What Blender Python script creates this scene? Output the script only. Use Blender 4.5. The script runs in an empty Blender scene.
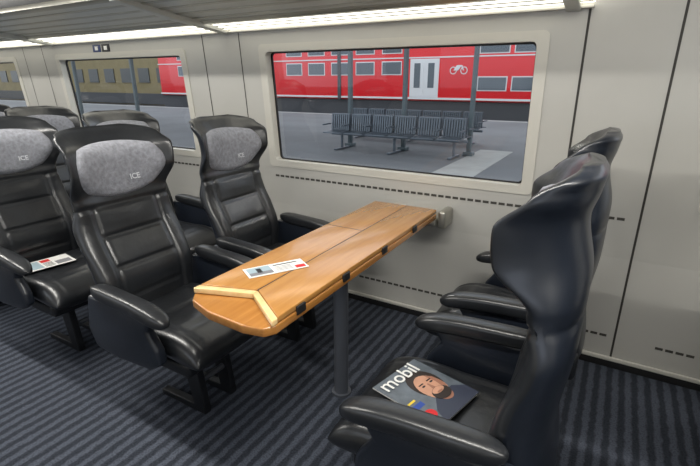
import bpy, bmesh, math, random
from mathutils import Vector, Matrix
random.seed(3)
scene=bpy.context.scene
COL=scene.collection

# ------------------------------------------------------------------ materials
def mat(name,col,rough=.5,metal=0,noise=None,bump=None,emit=None,coat=0,spec=.5):
    m=bpy.data.materials.new(name); m.use_nodes=True
    nt=m.node_tree; b=nt.nodes['Principled BSDF']
    b.inputs['Base Color'].default_value=(*col,1)
    b.inputs['Roughness'].default_value=rough
    b.inputs['Metallic'].default_value=metal
    b.inputs['Coat Weight'].default_value=coat
    b.inputs['Coat Roughness'].default_value=.2
    b.inputs['Specular IOR Level'].default_value=spec
    tc=nt.nodes.new('ShaderNodeTexCoord')
    if noise:
        sc,amt=noise
        n=nt.nodes.new('ShaderNodeTexNoise'); n.inputs['Scale'].default_value=sc; n.inputs['Detail'].default_value=4
        nt.links.new(tc.outputs['Object'],n.inputs['Vector'])
        r=nt.nodes.new('ShaderNodeValToRGB')
        r.color_ramp.elements[0].position=.3; r.color_ramp.elements[1].position=.7
        r.color_ramp.elements[0].color=(*[c*(1-amt) for c in col],1)
        r.color_ramp.elements[1].color=(*[min(1,c*(1+amt)) for c in col],1)
        nt.links.new(n.outputs['Fac'],r.inputs['Fac']); nt.links.new(r.outputs['Color'],b.inputs['Base Color'])
    if bump:
        sc,st=bump
        n=nt.nodes.new('ShaderNodeTexNoise'); n.inputs['Scale'].default_value=sc; n.inputs['Detail'].default_value=5
        nt.links.new(tc.outputs['Object'],n.inputs['Vector'])
        bp=nt.nodes.new('ShaderNodeBump'); bp.inputs['Strength'].default_value=st; bp.inputs['Distance'].default_value=.01
        nt.links.new(n.outputs['Fac'],bp.inputs['Height']); nt.links.new(bp.outputs['Normal'],b.inputs['Normal'])
    if emit:
        b.inputs['Emission Color'].default_value=(*emit[0],1); b.inputs['Emission Strength'].default_value=emit[1]
    return m
def S(r,g,b):
    f=lambda c:((c/255+.055)/1.055)**2.4 if c>10 else c/255/12.92
    return (f(r),f(g),f(b))

M_wall=mat('wall_panel_paint',S(180,179,174),.32,.0,noise=(3,.03))
M_frame=mat('window_frame_paint',S(194,192,184),.33)
M_gap=mat('panel_gap_dark',S(52,50,47),.7)
M_vent=mat('vent_slot_shadow',S(66,64,60),.8)
M_alu=mat('brushed_aluminium',S(170,168,160),.32,.8,bump=(60,.05))
M_rackp=mat('rack_silver_paint',S(188,189,184),.3,.25)
M_rub=mat('black_rubber',S(22,22,24),.6)
M_leather=mat('black_leather',S(31,33,36),.31,0,noise=(7,.25),bump=(13,.30),coat=.18)
M_shell=mat('seat_shell_navy_leather',S(27,32,41),.32,0,noise=(6,.15),bump=(12,.12),coat=.2)
M_plast=mat('black_plastic',S(24,26,30),.42)
M_fabric=mat('headrest_grey_fabric',S(130,132,139),.9,0,noise=(60,.22),bump=(150,.4))
M_legm=mat('table_leg_grey_metal',S(96,100,108),.35,.4)
M_white=mat('paper_white',S(225,225,222),.5,noise=(40,.03))
M_red=mat('print_red',S(200,30,35),.5)
M_textg=mat('print_grey',S(120,120,125),.6)
M_dark=mat('print_dark',S(30,30,36),.5)
M_signb=mat('sign_blue',S(40,56,104),.4)
M_letter=mat('pale_stitching',S(190,192,198),.7)

def wood(name,c1,c2,rough=.22):
    m=bpy.data.materials.new(name); m.use_nodes=True; nt=m.node_tree; b=nt.nodes['Principled BSDF']
    tc=nt.nodes.new('ShaderNodeTexCoord'); mp=nt.nodes.new('ShaderNodeMapping')
    mp.inputs['Scale'].default_value=(26,1.6,26)
    n=nt.nodes.new('ShaderNodeTexNoise'); n.inputs['Scale'].default_value=2.2; n.inputs['Detail'].default_value=6; n.inputs['Distortion'].default_value=.4
    r=nt.nodes.new('ShaderNodeValToRGB'); r.color_ramp.elements[0].position=.25; r.color_ramp.elements[1].position=.78
    r.color_ramp.elements[0].color=(*c1,1); r.color_ramp.elements[1].color=(*c2,1)
    nt.links.new(tc.outputs['Object'],mp.inputs['Vector']); nt.links.new(mp.outputs['Vector'],n.inputs['Vector'])
    nt.links.new(n.outputs['Fac'],r.inputs['Fac']); nt.links.new(r.outputs['Color'],b.inputs['Base Color'])
    b.inputs['Roughness'].default_value=rough; b.inputs['Coat Weight'].default_value=.3; b.inputs['Coat Roughness'].default_value=.1
    return m
M_wood=wood('table_wood_veneer',S(164,114,58),S(184,134,74))
M_wood2=wood('table_wood_light_edge',S(218,184,124),S(234,202,148))
M_woode=wood('table_wood_rim',S(152,100,46),S(176,122,62))

def carpet():
    m=bpy.data.materials.new('striped_carpet'); m.use_nodes=True; nt=m.node_tree; b=nt.nodes['Principled BSDF']
    tc=nt.nodes.new('ShaderNodeTexCoord'); mp=nt.nodes.new('ShaderNodeMapping'); 
    w=nt.nodes.new('ShaderNodeTexWave'); w.wave_type='BANDS'; w.bands_direction='X'
    w.inputs['Scale'].default_value=5.8; w.inputs['Distortion'].default_value=1.3; w.inputs['Detail'].default_value=3; w.inputs['Detail Scale'].default_value=4
    r=nt.nodes.new('ShaderNodeValToRGB'); r.color_ramp.elements[0].position=.25; r.color_ramp.elements[1].position=.75
    r.color_ramp.elements[0].color=(*S(50,54,62),1); r.color_ramp.elements[1].color=(*S(78,83,94),1)
    n=nt.nodes.new('ShaderNodeTexNoise'); n.inputs['Scale'].default_value=140; n.inputs['Detail'].default_value=3
    mx=nt.nodes.new('ShaderNodeMix'); mx.data_type='RGBA'; mx.blend_type='MULTIPLY'; mx.inputs[0].default_value=.7
    r2=nt.nodes.new('ShaderNodeValToRGB'); r2.color_ramp.elements[0].position=.3; r2.color_ramp.elements[1].position=.6
    r2.color_ramp.elements[0].color=(.35,.35,.35,1)
    L=nt.links.new
    L(tc.outputs['Object'],mp.inputs['Vector']); L(mp.outputs['Vector'],w.inputs['Vector']); L(tc.outputs['Object'],n.inputs['Vector'])
    L(w.outputs['Fac'],r.inputs['Fac']); L(n.outputs['Fac'],r2.inputs['Fac'])
    L(r.outputs['Color'],mx.inputs[6]); L(r2.outputs['Color'],mx.inputs[7]); L(mx.outputs[2],b.inputs['Base Color'])
    b.inputs['Roughness'].default_value=.95; b.inputs['Specular IOR Level'].default_value=.1
    bp=nt.nodes.new('ShaderNodeBump'); bp.inputs['Strength'].default_value=.3; bp.inputs['Distance'].default_value=.01
    L(n.outputs['Fac'],bp.inputs['Height']); L(bp.outputs['Normal'],b.inputs['Normal'])
    return m
M_carpet=carpet()
def glass():
    m=bpy.data.materials.new('window_glass'); m.use_nodes=True; nt=m.node_tree
    nt.nodes.remove(nt.nodes['Principled BSDF']); o=nt.nodes['Material Output']
    t=nt.nodes.new('ShaderNodeBsdfTransparent'); t.inputs[0].default_value=(.9,.93,.93,1)
    g=nt.nodes.new('ShaderNodeBsdfGlossy'); g.inputs['Roughness'].default_value=.02
    f=nt.nodes.new('ShaderNodeFresnel'); f.inputs['IOR'].default_value=1.4
    x=nt.nodes.new('ShaderNodeMixShader')
    nt.links.new(f.outputs[0],x.inputs[0]); nt.links.new(t.outputs[0],x.inputs[1]); nt.links.new(g.outputs[0],x.inputs[2]); nt.links.new(x.outputs[0],o.inputs[0])
    return m
M_glass=glass()
M_light=mat('lamp_diffuser',S(240,238,222),.4,emit=((1,.96,.84),3.2))
M_ceil=mat('ceiling_paint',S(200,199,194),.5)
M_lampc=mat('ceiling_lamp_diffuser',S(240,235,220),.4,emit=((1,.95,.86),9))

# ------------------------------------------------------------------ mesh helpers
def obj(name,verts,faces,m,parent=None,smooth=False,loc=(0,0,0)):
    me=bpy.data.meshes.new(name); me.from_pydata([tuple(v) for v in verts],[],faces); me.validate()
    bm=bmesh.new(); bm.from_mesh(me); bmesh.ops.recalc_face_normals(bm,faces=bm.faces); bm.to_mesh(me); bm.free()
    me.materials.append(m)
    if smooth: me.shade_smooth()
    o=bpy.data.objects.new(name,me); COL.objects.link(o); o.location=loc
    if parent: o.parent=parent
    return o
def rbox(name,c,d,m,r=.01,parent=None,seg=3,rot=None):
    bm=bmesh.new(); bmesh.ops.create_cube(bm,size=1)
    bmesh.ops.scale(bm,vec=d,verts=bm.verts)
    r=min(r,min(d)*.49)
    if r>0: bmesh.ops.bevel(bm,geom=bm.edges[:],offset=r,segments=seg,profile=.5,affect='EDGES')
    if rot: bmesh.ops.rotate(bm,cent=(0,0,0),matrix=rot,verts=bm.verts)
    bmesh.ops.translate(bm,vec=c,verts=bm.verts)
    me=bpy.data.meshes.new(name); bm.to_mesh(me); bm.free(); me.materials.append(m)
    if r>0:
        me.shade_smooth()
        try: me.set_sharp_from_angle(angle=math.radians(50))
        except: pass
    o=bpy.data.objects.new(name,me); COL.objects.link(o)
    if parent: o.parent=parent
    return o
def cyl(name,p0,p1,r,m,parent=None,n=24,r2=None):
    p0=Vector(p0);p1=Vector(p1); ax=(p1-p0).normalized(); a=ax.orthogonal().normalized(); b=ax.cross(a)
    r2=r if r2 is None else r2
    v=[];f=[]
    for k,(p,rr) in enumerate(((p0,r),(p1,r2))):
        for i in range(n):
            t=2*math.pi*i/n; v.append(p+(a*math.cos(t)+b*math.sin(t))*rr)
    for i in range(n): f.append((i,(i+1)%n,n+(i+1)%n,n+i))
    f.append(tuple(range(n))); f.append(tuple(range(n,2*n)))
    o=obj(name,v,f,m,parent,True)
    try:o.data.set_sharp_from_angle(angle=math.radians(40))
    except:pass
    return o
def prism(name,pts,axis,a,b,m,parent=None,bev=0):
    def P(p,q):
        if axis=='y': return (p[0],q,p[1])
        if axis=='z': return (p[0],p[1],q)
        return (q,p[0],p[1])
    n=len(pts); v=[P(p,a) for p in pts]+[P(p,b) for p in pts]
    f=[(i,(i+1)%n,n+(i+1)%n,n+i) for i in range(n)]+[tuple(range(n)),tuple(range(n,2*n))]
    o=obj(name,v,f,m,parent)
    if bev:
        bm=bmesh.new(); bm.from_mesh(o.data)
        bmesh.ops.bevel(bm,geom=bm.edges[:],offset=bev,segments=3,profile=.5,affect='EDGES'); bm.to_mesh(o.data); bm.free()
        o.data.shade_smooth()
        try:o.data.set_sharp_from_angle(angle=math.radians(50))
        except:pass
    return o
def empty(name,loc=(0,0,0),rz=0):
    e=bpy.data.objects.new(name,None); COL.objects.link(e); e.location=loc; e.rotation_euler=(0,0,rz); e.empty_display_size=.1
    return e
def text(name,body,size,m,parent,loc,rot):
    c=bpy.data.curves.new(name,'FONT'); c.body=body; c.size=size; c.extrude=.0004; c.offset=.0006; c.resolution_u=3; c.align_x='LEFT'
    c.materials.append(m); o=bpy.data.objects.new(name,c); COL.objects.link(o); o.parent=parent; o.location=loc; o.rotation_euler=rot
    return o
def interp(tab,s):
    if s<=tab[0][0]: return tab[0][1]
    for (a,va),(b,vb) in zip(tab,tab[1:]):
        if s<=b:
            t=(s-a)/(b-a); t=t*t*(3-2*t); return va+(vb-va)*t
    return tab[-1][1]
def loft(name,rows,m,parent=None):
    n=len(rows[0]); v=[p for r in rows for p in r]; f=[]
    for i in range(len(rows)-1):
        for j in range(n):
            f.append((i*n+j,i*n+(j+1)%n,(i+1)*n+(j+1)%n,(i+1)*n+j))
    f.append(tuple(range(n))); f.append(tuple((len(rows)-1)*n+j for j in range(n)))
    return obj(name,v,f,m,parent,True)

# ------------------------------------------------------------------ train seat
W=[(0,.225),(.25,.243),(.5,.245),(.62,.226),(.76,.244),(.86,.25),(.93,.24),(.97,.212),(.99,.17),(1,.11)]
BEND=[(0,.03),(.35,.035),(.52,.02),(.64,.05),(.76,.13),(.86,.125),(.94,.08),(1,.02)]
TH=[(0,.12),(.2,.13),(.5,.10),(.7,.085),(.9,.075),(.97,.06),(1,.03)]
CU=[(0,0),(.22,.03),(.5,.0),(.68,-.005),(.85,.02),(1,-.01)]
LB=.868; ZB=.385; XB=-.285
def backpt(s,u,rec,side):
    w=interp(W,s); y=w*u
    th=interp(TH,s)*math.sqrt(max(0,1-abs(u)**5))
    xo=interp(CU,s)+interp(BEND,s)*abs(u)**2.6
    if side>0:
        xo+=th*.5
        g=0
        if s<.62:
            for sg in (.13,.29,.45):
                if abs(y)<.15: g+=math.exp(-((s-sg)*LB/.008)**2)
            if .03<s<.6: g+=math.exp(-((abs(y)-.155)/.010)**2)
            g=min(g,1)
            g-= .5*math.exp(-((abs(y))/.1)**2)*abs(math.sin(math.pi*(s-.13)/.16))
        g+=math.exp(-((s-.60)*LB/.010)**2)
        xo-=.009*g
    else:
        xo-=th*.5
        if abs(u)<.97: xo+=.006*math.exp(-((s-.60)*LB/.008)**2)
    a=rec; ax=(-math.sin(a),math.cos(a)); nn=(math.cos(a),math.sin(a))
    return (XB+ax[0]*LB*s+nn[0]*xo, y, ZB+ax[1]*LB*s+nn[1]*xo)
cache={}
def part(key,maker,parent):
    if key in cache:
        src=cache[key]; o=bpy.data.objects.new(key[0],src.data); COL.objects.link(o); o.parent=parent; return o
    o=maker(); o.parent=parent; cache[key]=o; return o
def train_seat(x,y,rz,rec):
    e=empty('train_seat',(x,y,0),rz)
    NU=64; NS=96
    def back():
        rows=[]
        for i in range(NS+1):
            s=i/NS; s=s if s<.9 else .9+ .1*math.sin((s-.9)/.1*math.pi/2)
            fr=[backpt(s,math.sin(math.pi*(j/NU-.5)),rec,1) for j in range(NU+1)]
            bk=[backpt(s,math.sin(math.pi*(j/NU-.5)),rec,-1) for j in range(NU-1,0,-1)]
            rows.append(fr+bk)
        o=loft('backrest',rows,M_leather)
        o.data.materials.append(M_shell)
        for p in o.data.polygons:
            if len(p.vertices)==4:
                js=[v%(2*NU) for v in p.vertices]
                if max(js)>NU and not (0 in js and max(js)<NU): p.material_index=1
        return o
    part(('backrest',rec),back,e)
    def PP(a,b,off):
        s=.775+ .125*b*(1-.12*abs(a)**3); w=interp(W,s)
        yy=a*.185*(1-.10*(b<0)*abs(b)**3)
        u=max(-.93,min(.93,yy/w)); q=Vector(backpt(s,u,rec,1))
        nn=Vector((math.cos(rec),-.9*u*abs(u)*1.0,math.sin(rec))).normalized()
        return q+nn*off
    def pillow():
        nu,nv=30,18; v=[];f=[]
        for k in (0,1):
            for i in range(nv+1):
                for j in range(nu+1):
                    a=-1+2*j/nu; b=-1+2*i/nv
                    aa=a*math.sqrt(max(0,1-.32*b*b)); bb=b*math.sqrt(max(0,1-.32*a*a))
                    r=max(abs(a),abs(b))
                    t=math.sqrt(max(0,1-r**3.2))
                    v.append(PP(aa*1.12,bb*1.12,(.036*t+.002) if k==0 else -.012))
        n1=(nv+1)*(nu+1)
        for k in (0,1):
            for i in range(nv):
                for j in range(nu):
                    q=k*n1+i*(nu+1)+j; f.append((q,q+1,q+nu+2,q+nu+1))
        bd=[j for j in range(nu)]+[i*(nu+1)+nu for i in range(nv)]+[nv*(nu+1)+j for j in range(nu,0,-1)]+[i*(nu+1) for i in range(nv,0,-1)]
        for a,b in zip(bd,bd[1:]+bd[:1]): f.append((a,b,b+n1,a+n1))
        return obj('headrest_pad',v,f,M_fabric,None,True)
    part(('headrest_pad',rec),pillow,e)
    q=PP(0,-.5,.046)
    text('headrest_lettering','ICE',.034,M_letter,e,(q.x+.003,.03,q.z-.006),(math.radians(90)-rec,0,math.radians(90)))
    def cushion():
        rows=[];N=40;K=48
        for i in range(N+1):
            t=math.sin(math.pi*(i/N-.5)); x_=-.005+.285*t
            tf=math.sqrt(max(0,1-abs(t)**7)); w=.235*(.93+.07*tf)
            top=[];bot=[]
            for j in range(K+1):
                u=math.sin(math.pi*(j/K-.5)); k=math.sqrt(max(0,1-abs(u)**6))
                yy=w*u
                zt=.022*abs(u)**2.5-.008
                g=math.exp(-((abs(yy)-.165)/.010)**2)+ (math.exp(-((x_-.13)/.010)**2)+math.exp(-((x_+.05)/.010)**2))*(abs(yy)<.16)
                zc=.40-.03*max(0,t)**3
                hh=.5*(.125+.0*t)*tf
                top.append((x_,yy,zc+hh*k+zt*k*tf-.006*g*tf*k + .01*tf*k*(t>0)*math.sin(math.pi*max(0,t))))
                if 0<j<K: bot.append((x_,yy,zc-hh*k))
            rows.append(top+bot[::-1])
        return loft('seat_cushion',rows,M_leather)
    part(('seat_cushion',0),cushion,e)
    def apron(): return rbox('seat_pan',(-.03,0,.315),(.46,.42,.07),M_plast,.02)
    part(('seat_pan',0),apron,e)
    for k,sy in ((1,-1),(2,1)):
        def arm(sy=sy):
            rows=[];N=28
            for i in range(N+1):
                t=math.sin(math.pi*(i/N-.5)); x_=-.025+.225*t
                tf=math.sqrt(max(0,1-abs(t)**6))
                w=.038*tf*(1+.12*max(0,t)); h=.031*tf
                zc=.595-.012*t-.022*max(0,t)**2.5; r=[]
                for j in range(24):
                    a=2*math.pi*j/24; c,s_=math.cos(a),math.sin(a)
                    r.append((x_,sy*.272+w*math.copysign(abs(c)**.6,c),zc+h*math.copysign(abs(s_)**.6,s_)))
                rows.append(r)
            return loft('armrest_%d'%k,rows,M_leather)
        part(('armrest_%d'%k,0),arm,e)
        def sup(sy=sy):
            pts=[(-.27,.58),(.06,.58),(.12,.555),(.09,.51),(.14,.44),(.15,.38),(.08,.335),(-.12,.32),(-.27,.335),(-.31,.42)]
            return prism('armrest_support_%d'%k,pts,'y',sy*.272-.022,sy*.272+.022,M_shell,None,.014)
        part(('armrest_support_%d'%k,0),sup,e)
        def leg(sy=sy):
            pts=[(-.17,.30),(.10,.30),(.10,.26),(.13,.03),(.13,0),(-.16,0),(-.16,.03),(.06,.035),(.02,.24),(-.17,.26)]
            return prism('leg_%d'%k,pts,'y',sy*.08-.018,sy*.08+.018,M_plast,None,.004)
        part(('leg_%d'%k,0),leg,e)
    def bar(): return cyl('cross_bar',(.09,-.08,.15),(.09,.08,.15),.014,M_legm)
    part(('cross_bar',0),bar,e)
    def mech(): return rbox('recline_housing',(-.30,0,.36),(.07,.40,.12),M_plast,.025)
    part(('recline_housing',0),mech,e)
    return e

RA=math.radians(13); RD=math.radians(1.5)
AY,BY=1.195,1.88
for x in (-1.52,-2.50,-3.48,-4.46,-5.44):
    train_seat(x,AY,0,RA); train_seat(x,BY,0,RA)
train_seat(-.345,1.15,math.pi,RD); train_seat(-.325,1.91,math.pi,RD)
train_seat(.80,1.15,0,RD); train_seat(.80,1.91,0,RD)

# ------------------------------------------------------------------ table
T=empty('folding_table',(-.967,0,0))
x0,x1=-.185,.19; sx=.015
base=[(x0,2.26),(x1,2.26),(x1,.90),(x1-.02,.865),(.10,.85),(-.05,.858),(x0+.03,.89),(x0,.925)]
prism('table_board',base,'z',.706,.7365,M_woode,T,.005)
lf=[(x0+.002,2.26),(sx-.002,2.26),(sx-.002,1.02),(x0+.002,.955)]
rt=[(sx+.002,2.26),(x1-.002,2.26),(x1-.002,.91),(sx+.002,1.02)]
prism('leaf_left',lf,'z',.740,.760,M_wood,T,.0025)
prism('leaf_right',rt,'z',.740,.760,M_wood,T,.0025)
prism('leaf_lipping_left',[(sx-.002,1.018),(x0-.002,.953),(x0-.002,.925),(sx+.001,.993)],'z',.7385,.757,M_wood2,T,.002)
prism('leaf_lipping_right',[(sx+.002,1.018),(x1-.001,.908),(x1-.001,.882),(sx+.002,.993)],'z',.7385,.757,M_wood2,T,.002)
prism('cross_seam',[(x0+.004,1.74),(sx-.004,1.74),(sx-.004,1.745),(x0+.004,1.745)],'z',.759,.7606,M_gap,T)
prism('leaf_seam',[(sx-.002,1.02),(sx+.002,1.02),(sx+.002,2.26),(sx-.002,2.26)],'z',.739,.7592,M_gap,T)
for i,yy in enumerate((1.02,1.30,1.62,1.95)):
    rbox('hinge_%d'%(i+1),(x1+.001,yy,.738),(.010,.045,.030),M_rub,.003,T)
cyl('leg',(.02,1.54,0),(.02,1.54,.708),.033,M_legm,T,32)
cyl('leg_collar',(.02,1.54,0),(.02,1.54,.012),.045,M_legm,T,32)
rbox('wall_bracket',(.02,2.32,.685),(.34,.16,.042),M_alu,.01,T)
rbox('bracket_foot',(.215,2.335,.70),(.045,.14,.10),M_alu,.015,T)
rbox('under_rail',(.02,1.6,.692),(.12,1.25,.03),M_legm,.005,T)

# ------------------------------------------------------------------ paper items
def sheet(name,corners,z,th,m):
    e=empty(name,(corners[0][0],corners[0][1],z))
    ox,oy=corners[0]
    prism('pages',[(a-ox,b-oy) for a,b in corners],'z',0,th,m,e)
    B=Vector((corners[1][0]-ox,corners[1][1]-oy));D=Vector((corners[3][0]-ox,corners[3][1]-oy))
    def patch(nm,uv,mm,lvl=1):
        pts=[tuple(B*u+D*v) for u,v in uv]
        prism(nm,pts,'z',th+.0003*(lvl-1)+.0001,th+.0003*lvl,mm,e)
    return e,patch,B,D
def ell(cu,cv,ru,rv,n=24): return [(cu+ru*math.cos(2*math.pi*i/n),cv+rv*math.sin(2*math.pi*i/n)) for i in range(n)]
def rect(a,b,c,d): return [(a,b),(c,b),(c,d),(a,d)]
def quad(o,u,v): return [o,(o[0]+u[0],o[1]+u[1]),(o[0]+u[0]+v[0],o[1]+u[1]+v[1]),(o[0]+v[0],o[1]+v[1])]
M_sky=mat('print_pale_blue',S(150,170,180),.5); M_skin=mat('print_skin',S(190,142,116),.4,noise=(25,.12)); M_skin2=mat('print_skin_shade',S(150,104,84),.4); M_hair=mat('print_hair',S(42,32,28),.5)
M_cov=mat('magazine_cover_grey',S(88,96,104),.3,noise=(30,.25)); M_shirt=mat('print_shirt_blue',S(46,52,70),.4); M_blue=mat('print_blue',S(40,70,150),.5); M_yel=mat('print_yellow',S(225,195,60),.5)
e,p,B,D=sheet('leaflet',quad((-1.034,1.07),(.118,.195),(-.075,.045)),.7615,.0015,M_white)
p('photo_panel',rect(.04,.1,.42,.92),M_sky); p('photo_ground',rect(.04,.1,.42,.4),M_textg,2); p('photo_figure',rect(.18,.3,.26,.75),M_dark,3)
p('print_block_red',rect(.80,.1,.97,.4),M_red); p('print_headline',rect(.48,.74,.9,.84),M_dark)
for i in range(4): p('print_line_%d'%(i+1),rect(.48,.18+.13*i,.76,.23+.13*i),M_textg)
e,p,B,D=sheet('brochure',quad((-2.535,.995),(.035,.25),(-.15,.022)),.470,.002,M_white)
p('photo_panel',rect(.05,.1,.4,.9),M_sky); p('print_block_red',rect(.44,.62,.62,.9),M_red); p('print_dark_block',rect(.66,.1,.95,.5),M_textg)
for i in range(4): p('print_line_%d'%(i+1),rect(.44,.12+.12*i,.62,.17+.12*i),M_dark)
e,p,B,D=sheet('magazine',quad((-.305,1.035),(.055,.215),(-.25,.062)),.468,.005,M_white)
p('cover',rect(.0,.0,1,1),M_cov)
p('shirt',[(.15,0),(1,0),(1,.20),(.85,.32),(.45,.32),(.25,.18)],M_shirt,2)
p('neck',ell(.63,.30,.13,.12),M_skin2,3)
p('hair',ell(.62,.58,.26,.27),M_hair,4)
p('face',ell(.62,.48,.215,.25),M_skin,5)
p('face_shade',[(.80,.35),(.83,.45),(.82,.60),(.74,.68),(.76,.5),(.72,.32)],M_skin2,6)
p('beard',ell(.62,.33,.165,.11),M_hair,7)
p('chin',ell(.62,.385,.12,.05),M_skin,8)
p('mouth',ell(.62,.355,.06,.016),M_skin2,9)
p('nose',[(.585,.43),(.655,.43),(.635,.55),(.61,.55)],M_skin2,7)
for s in (-1,1):
    p('eye_%d'%(s+2),ell(.62+s*.09,.545,.035,.014),M_dark,7); p('brow_%d'%(s+2),rect(.62+s*.09-.05,.58,.62+s*.09+.05,.60),M_hair,7)
p('badge_red',ell(.14,.20,.09,.075),M_red,3); p('badge_blue',rect(.05,.34,.24,.42),M_blue,3); p('badge_yellow',rect(.05,.46,.2,.49),M_yel,3)
ang=math.atan2(B.y,B.x)
tp=B*.05+D*.79
text('title','mobil',.078,M_white,e,(tp.x,tp.y,.0085),(0,0,ang))

# ------------------------------------------------------------------ window wall
def wy(z): return 2.42-.075*max(0,z-.6)
WINS=[(-2.0,-.365),(-4.32,-2.74),(-6.66,-5.06),(.39,2.0)]
Z0,Z1=.895,1.605
XL,XR=-9.0,3.2
def wallmesh():
    xs=sorted(set([XL,XR]+[v for w in WINS for v in w])); zs=[0,.6,Z0,Z1,1.72,2.3]
    v=[];f=[];idx={}
    for i,x in enumerate(xs):
        for k,z in enumerate(zs):
            idx[i,k]=len(v); v.append((x,wy(z),z))
    for i in range(len(xs)-1):
        for k in range(len(zs)-1):
            if zs[k]==Z0 and any(abs(xs[i]-a)<1e-6 for a,b in WINS): continue
            f.append((idx[i,k],idx[i+1,k],idx[i+1,k+1],idx[i,k+1]))
    o=obj('wall_window_side',v,f,M_wall)
    bm=bmesh.new(); bm.from_mesh(o.data)
    for fc in bm.faces:
        if fc.normal.y>0: fc.normal_flip()
    bm.to_mesh(o.data); bm.free()
    s=o.modifiers.new('thick','SOLIDIFY'); s.thickness=.07; s.offset=-1
    return o
wallmesh()
def rrect(x0,z0,x1,z1,r,n=6):
    pts=[]
    for cx,cz,a0 in ((x1-r,z1-r,0),(x0+r,z1-r,90),(x0+r,z0+r,180),(x1-r,z0+r,270)):
        for i in range(n+1):
            a=math.radians(a0+90*i/n); pts.append((cx+r*math.cos(a),cz+r*math.sin(a)))
    return pts
def ring(name,o_,i_,off0,off1,m,parent):
    n=len(o_); v=[]
    for pts,off in ((o_,off0),(o_,off1),(i_,off1),(i_,off0)):
        for x,z in pts: v.append((x,wy(z)-off,z))
    f=[]
    for k in range(4):
        for j in range(n):
            f.append((k*n+j,k*n+(j+1)%n,((k+1)%4)*n+(j+1)%n,((k+1)%4)*n+j))
    return obj(name,v,f,m,parent)
for i,(a,b) in enumerate(WINS):
    e=empty('window_%d'%(i+1))
    ring('frame',rrect(a-.035,Z0-.03,b+.035,Z1+.03,.03),rrect(a+.018,Z0+.015,b-.018,Z1-.015,.025),-.055,.006,M_frame,e)
    ring('gasket',rrect(a+.0,Z0+.0,b-.0,Z1-.0,.03),rrect(a+.028,Z0+.023,b-.028,Z1-.023,.022),-.058,-.046,M_rub,e)
    g=[(a-.0,wy(Z0)+.052,Z0),(b,wy(Z0)+.052,Z0),(b,wy(Z1)+.052,Z1),(a,wy(Z1)+.052,Z1)]
    obj('glass_pane',g,[(0,1,2,3)],M_glass,e)
def seam(name,x,z0,z1,w=.006,m=M_gap,prd=.0015):
    v=[];f=[]
    zs=[z0]+([.6] if z0<.6<z1 else [])+[z1]
    for z in zs: v+= [(x-w/2,wy(z)-prd,z),(x+w/2,wy(z)-prd,z)]
    for k in range(len(zs)-1): f.append((2*k,2*k+1,2*k+3,2*k+2))
    return obj(name,v,f,m)
k=1
for x in (-.185,.155,-2.19,-2.52,-4.54,-4.86,-6.88,-7.2):
    seam('trim_%d'%k,x,.06,2.2 if x>0 else 1.72,.007 if x<-1 else .010); k+=1
def hstrip(name,z0,z1,prd,m,xa=XL,xb=XR):
    y=wy((z0+z1)/2)
    return rbox(name,((xa+xb)/2,y-prd/2,(z0+z1)/2),(xb-xa,prd,z1-z0),m,min(prd,z1-z0)*.3)
hstrip('baseboard_window_side',.040,.062,.014,M_frame)
hstrip('trim_%d'%k,0,.040,.008,M_rub); k+=1
def vent(xa,xb,z):
    v=[];f=[];x=xa
    while x<xb-.03:
        n=len(v)
        v+=[(x,wy(z-.007)-.0015,z-.007),(x+.032,wy(z-.007)-.0015,z-.007),(x+.032,wy(z+.007)-.0015,z+.007),(x,wy(z+.007)-.0015,z+.007)]; f.append((n,n+1,n+2,n+3)); x+=.042
    obj('air_vent',v,f,M_vent)
vent(-2.0,-.34,.80); vent(-4.3,-2.74,.80); vent(.02,.10,.80) ; vent(-1.34,-.6,.18); vent(-.04,.12,.175); vent(.33,.5,.17); vent(-4.2,-3.4,.18)

sg=empty('pictogram_sign')
for j,xx in enumerate((-3.72,-3.60)):
    yy=wy(1.67)-.003
    rbox('plate_%d'%(j+1),(xx,yy,1.665),(.10,.004,.055),M_signb if j==0 else M_dark,.001,sg)
    rbox('symbol_%d'%(j+1),(xx,yy-.0025,1.665),(.04,.003,.03),M_white,.001,sg)

# ------------------------------------------------------------------ floor, ceiling, other walls
obj('floor',[(XL,-.5,0),(XR,-.5,0),(XR,2.42,0),(XL,2.42,0)],[(0,1,2,3)],M_carpet)
prof=[(2.30,1.95),(2.1,2.12),(1.7,2.22),(1.0,2.25),(.2,2.22),(-.3,2.12),(-.5,1.95)]
v=[];f=[]
for y,z in prof: v+=[(XL,y,z),(XR,y,z)]
for i in range(len(prof)-1): f.append((2*i,2*i+1,2*i+3,2*i+2))
obj('ceiling',v,f,M_ceil)
v=[];f=[]
xs=[XL,-6.6,-5.0,-4.2,-2.6,-1.9,-.3,.4,2.0,XR]; zs=[0,.9,1.6,2.0]
for x in xs:
    for z in zs: v.append((x,-.5,z))
for i in range(len(xs)-1):
    for kk in range(3):
        if kk==1 and i%2==1: continue
        f.append((i*4+kk,(i+1)*4+kk,(i+1)*4+kk+1,i*4+kk+1))
obj('wall_aisle_side',v,f,M_wall)
for nm,x in (('wall_far_end',XL),('wall_near_end',XR)):
    obj(nm,[(x,-.5,0),(x,2.42,0),(x,2.3,2.26),(x,-.5,2.26)],[(0,1,2,3)],M_wall)
def arealight(name,loc,sx,sy,pw,col,rot=(0,0,0)):
    l=bpy.data.lights.new(name,'AREA'); l.shape='RECTANGLE'; l.size=sx; l.size_y=sy; l.energy=pw; l.color=col
    o=bpy.data.objects.new(name,l); COL.objects.link(o); o.location=loc; o.rotation_euler=rot; return o
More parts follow.
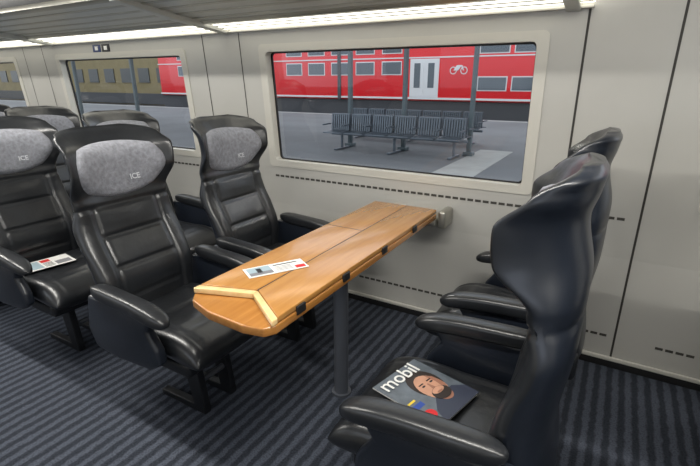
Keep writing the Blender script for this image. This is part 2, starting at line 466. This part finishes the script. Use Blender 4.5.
for i,x in enumerate((-7.5,-5,-2.5,0,2.2)):
    e=empty('ceiling_lamp',(x,.75,2.2))
    rbox('housing',(0,0,.0),(1.9,.20,.03),M_alu,.005,e)
    rbox('diffuser',(0,0,-.018),(1.84,.16,.012),M_lampc,.004,e)
    l=arealight('lamp_light',(0,0,-.03),1.8,.08,36,(1,.97,.91)); l.parent=e

# ------------------------------------------------------------------ luggage rack & light strip
RX0,RX1=XL+.02,-.17
e=empty('luggage_rack')
rk=[(1.60,1.828),(1.62,1.815),(2.12,1.757),(2.12,1.767),(1.63,1.835),(1.61,1.84)]
prism('rack_tray',rk,'x',RX0,RX1,M_rackp,e)
prism('rack_front_rail',[(1.55,1.81),(1.60,1.80),(1.61,1.82),(1.60,1.84),(1.56,1.84)],'x',RX0,RX1,M_alu,e,.005)
prism('rack_front_glass',[(1.575,1.84),(1.59,1.84),(1.59,1.93),(1.575,1.93)],'x',RX0,RX1,M_plast,e,.002)
for q in range(4):
    yy=1.70+.11*q; zz=1.815-(yy-1.62)*.116
    prism('rack_rib_%d'%(q+1),[(yy,zz-.004),(yy+.02,zz-.007),(yy+.02,zz+.003),(yy,zz+.003)],'x',RX0,RX1,M_alu,e)
prism('inner_rail',[(2.09,1.757),(2.13,1.742),(2.14,1.765),(2.10,1.775)],'x',RX0,RX1,M_alu,e,.003)
for i in range(5):
    x=-.25-2.04*i
    prism('bracket_%d'%(i+1),[(1.56,1.80),(1.9,1.75),(2.25,1.715),(2.33,1.70),(2.33,1.80),(1.6,1.86)],'x',x-.03,x+.03,M_rackp,e,.006)
e=empty('wall_light_strip')
prism('diffuser',[(2.13,1.77),(2.14,1.757),(2.29,1.728),(2.32,1.735),(2.315,1.80),(2.14,1.80)],'x',RX0,RX1,M_light,e)
for q in range(3):
    yy=2.17+.045*q; zz=1.757-(yy-2.14)*.193
    prism('diffuser_rib_%d'%(q+1),[(yy,zz-.004),(yy+.008,zz-.006),(yy+.008,zz+.003),(yy,zz+.003)],'x',RX0,RX1,M_rackp,e)
rbox('lower_rail',((RX0+RX1)/2,2.322,1.716),(RX1-RX0,.03,.012),M_frame,.003,e)

# ------------------------------------------------------------------ outside
M_plat=mat('platform_asphalt',S(108,110,112),.85,noise=(.6,.12))
M_slab=mat('platform_light_slab',S(160,160,156),.8,noise=(3,.08))
M_bal=mat('track_ballast',S(60,56,54),.95,noise=(5,.3))
PZ=-.47
sp=empty('station_platform')
rbox('deck',(-40,13.5,PZ-.41),(180,21,.8),M_plat,0,sp)
rbox('edge_line',(-40,23.4,PZ-.005),(180,.35,.01),M_slab,0,sp)
rbox('slab_strip',(-2.9,10.5,PZ-.005),(.9,5.5,.012),M_slab,0,sp)
rbox('track_bed_ground',(-40,40,-1.55),(220,60,.5),M_bal,0)
M_tred=mat('railcar_red_paint',S(218,18,30),.35)
M_tgl=mat('railcar_dark_window',S(78,88,96),.15)
M_twh=mat('railcar_white_paint',S(216,216,216),.4)
M_tgy=mat('railcar_grey_skirt',S(62,64,68),.6)
tr=empty('double_deck_train',(0,28,0))
def tb(nm,xa,xb,za,zb,m,d=.02,r=0): rbox(nm,((xa+xb)/2,-d/2,(za+zb)/2),(xb-xa,d,zb-za),m,r,tr)
rbox('car_body',(-10,1.4,2.15),(52,2.8,3.9),M_tred,.15,tr)
rbox('roof',(-10,1.4,4.2),(52,2.6,.4),M_tgy,.15,tr)
rbox('underframe',(-10,1.4,-.45),(52,2.3,1.3),M_tgy,0,tr)
tb('sill_stripe',-36,16,.30,.42,M_twh,.03)
tb('upper_stripe',-36,16,2.74,2.81,M_twh,.03)
n=1
def dbl(xa,xb):
    global n
    x=xa
    while x+1.7<xb:
        tb('lower_window_frame_%d'%n,x-.06,x+1.66,.84,1.66,M_twh,.02); tb('lower_window_%d'%n,x,x+1.6,.9,1.6,M_tgl,.04)
        tb('upper_window_frame_%d'%n,x-.06,x+1.66,2.90,3.72,M_twh,.02); tb('upper_window_%d'%n,x,x+1.6,2.96,3.66,M_tgl,.04); n+=1; x+=1.95
def door(x):
    global n
    tb('door_frame_%d'%n,x-.95,x+.95,.42,2.70,M_twh,.03)
    for s in (-1,1):
        tb('door_leaf_%d_%d'%(n,s+2),x+s*.46-.41,x+s*.46+.41,.46,2.65,M_twh,.05)
        tb('door_glass_%d_%d'%(n,s+2),x+s*.46-.2,x+s*.46+.2,1.0,2.45,M_tgl,.07)
    n+=1
door(-11.0); dbl(-7.6,14)
def tor(nm,cx,cz,r):
    v=[];f=[]; N=20
    for i in range(N):
        a=2*math.pi*i/N
        for rr in (r,r-.05): v.append((cx+rr*math.cos(a),-.03,cz+rr*math.sin(a)))
    for i in range(N): f.append((2*i,2*i+1,(2*i+3)%(2*N),(2*i+2)%(2*N)))
    obj(nm,v,f,M_twh,tr)
tor('bike_wheel_1',-9.15,2.0,.22); tor('bike_wheel_2',-8.5,2.0,.22)
prism('bike_frame',[(-9.15,2.0),(-8.95,2.3),(-8.62,2.3),(-8.5,2.0),(-8.56,2.0),(-8.68,2.24),(-8.85,2.0)],'y',-.035,-.02,M_twh,tr)
x=-13.9
while x>-34:
    if not -25.8<x<-22.6:
        tb('mid_window_frame_%d'%n,x-.06,x+1.36,1.76,2.60,M_twh,.02); tb('mid_window_%d'%n,x,x+1.3,1.82,2.54,M_tgl,.04)
        tb('upper_window_frame_%d'%n,x-.06,x+1.36,3.04,3.78,M_twh,.02); tb('upper_window_%d'%n,x,x+1.3,3.10,3.72,M_tgl,.04)
        n+=1
    x-=1.95
door(-24.2)
for i in range(3): rbox('coupling_gap_%d'%(i+1),(-17.2+i*15.2-.0,-.02,1.9),(.25,.1,3.4),M_tgy,0,tr)
M_bld=mat('station_building_plaster',S(128,116,82),.8,noise=(1,.1)); M_bw=mat('station_building_window',S(52,58,60),.3)
b=empty('station_building',(-90,36,0))
rbox('walls',(0,4,3),(104,8,12),M_bld,0,b); rbox('plinth',(0,-.1,-.6),(104,.4,1.2),M_tgy,0,b)
for i in range(30): rbox('window_pane_%d'%(i+1),(-48+3.3*i,-.05,2.0),(1.9,.12,1.6),M_bw,0,b)
M_post=mat('painted_steel_post',S(84,96,100),.5)
for x in (-7.0,-5.25,-3.35,-11,-13,-17,-21,-25):
    e=empty('platform_column',(x,12.0,PZ))
    rbox('shaft',(0,0,2.2),(.11,.14,4.4),M_post,.02,e); rbox('foot',(0,0,.05),(.26,.26,.1),M_post,.02,e); rbox('head',(0,0,4.4),(.5,.5,.15),M_post,.02,e)
rbox('platform_canopy_roof',(-14,12.2,4.25),(34,4,.2),M_tgy,0)
M_bench=mat('bench_wire_metal',S(96,104,112),.4,.4)
def bench(x,y,n,sc):
    e=empty('platform_bench',(x,y,PZ)); e.scale=(sc,sc,sc)
    rbox('beam',(0,0,.38),(n*.6,.08,.06),M_bench,.01,e)
    for i in range(n):
        xx=-n*.3+.3+i*.6
        for s in (-1,1):
            pr=[(s*.06,.46),(s*.48,.44),(s*.50,.46),(s*.10,.49),(s*.06,.88),(s*.03,.88)]
            for q in range(9):
                xq=xx-.24+.06*q
                prism('seat_slat_%d_%d_%d'%(i+1,s+2,q),pr,'x',xq-.018,xq+.018,M_bench,e)
            rbox('seat_rim_%d_%d'%(i+1,s+2),(xx,s*.49,.45),(.52,.03,.03),M_bench,.005,e)
            rbox('back_rim_%d_%d'%(i+1,s+2),(xx,s*.045,.88),(.52,.03,.03),M_bench,.005,e)
            for q in (-.27,.27): rbox('arm_%d_%d_%d'%(i,s+2,q>0),(xx+q,s*.3,.64),(.03,.36,.035),M_bench,.005,e)
    for q in (-n*.3+.3,0,n*.3-.3):
        cyl('post_%d'%int(q*10+90),(q,0,0),(q,0,.4),.035,M_bench,e,12); rbox('foot_%d'%int(q*10+90),(q,0,.02),(.08,.7,.04),M_bench,.01,e)
bench(-5.25,11.4,6,1.12); bench(-5.9,14.2,7,1.1)

# ------------------------------------------------------------------ world, camera
w=bpy.data.worlds.new('overcast_sky'); scene.world=w; w.use_nodes=True
w.node_tree.nodes['Background'].inputs[0].default_value=(.86,.91,1,1); w.node_tree.nodes['Background'].inputs[1].default_value=1.7
cam=bpy.data.cameras.new('camera'); co=bpy.data.objects.new('camera',cam); COL.objects.link(co); scene.camera=co
cam.sensor_width=36; cam.lens=450/700*36; cam.clip_start=.02; cam.clip_end=500
co.location=(0,0,1.42); co.rotation_euler=(math.radians(90-18.7),0,math.radians(30.3))
scene.view_settings.view_transform='Standard'
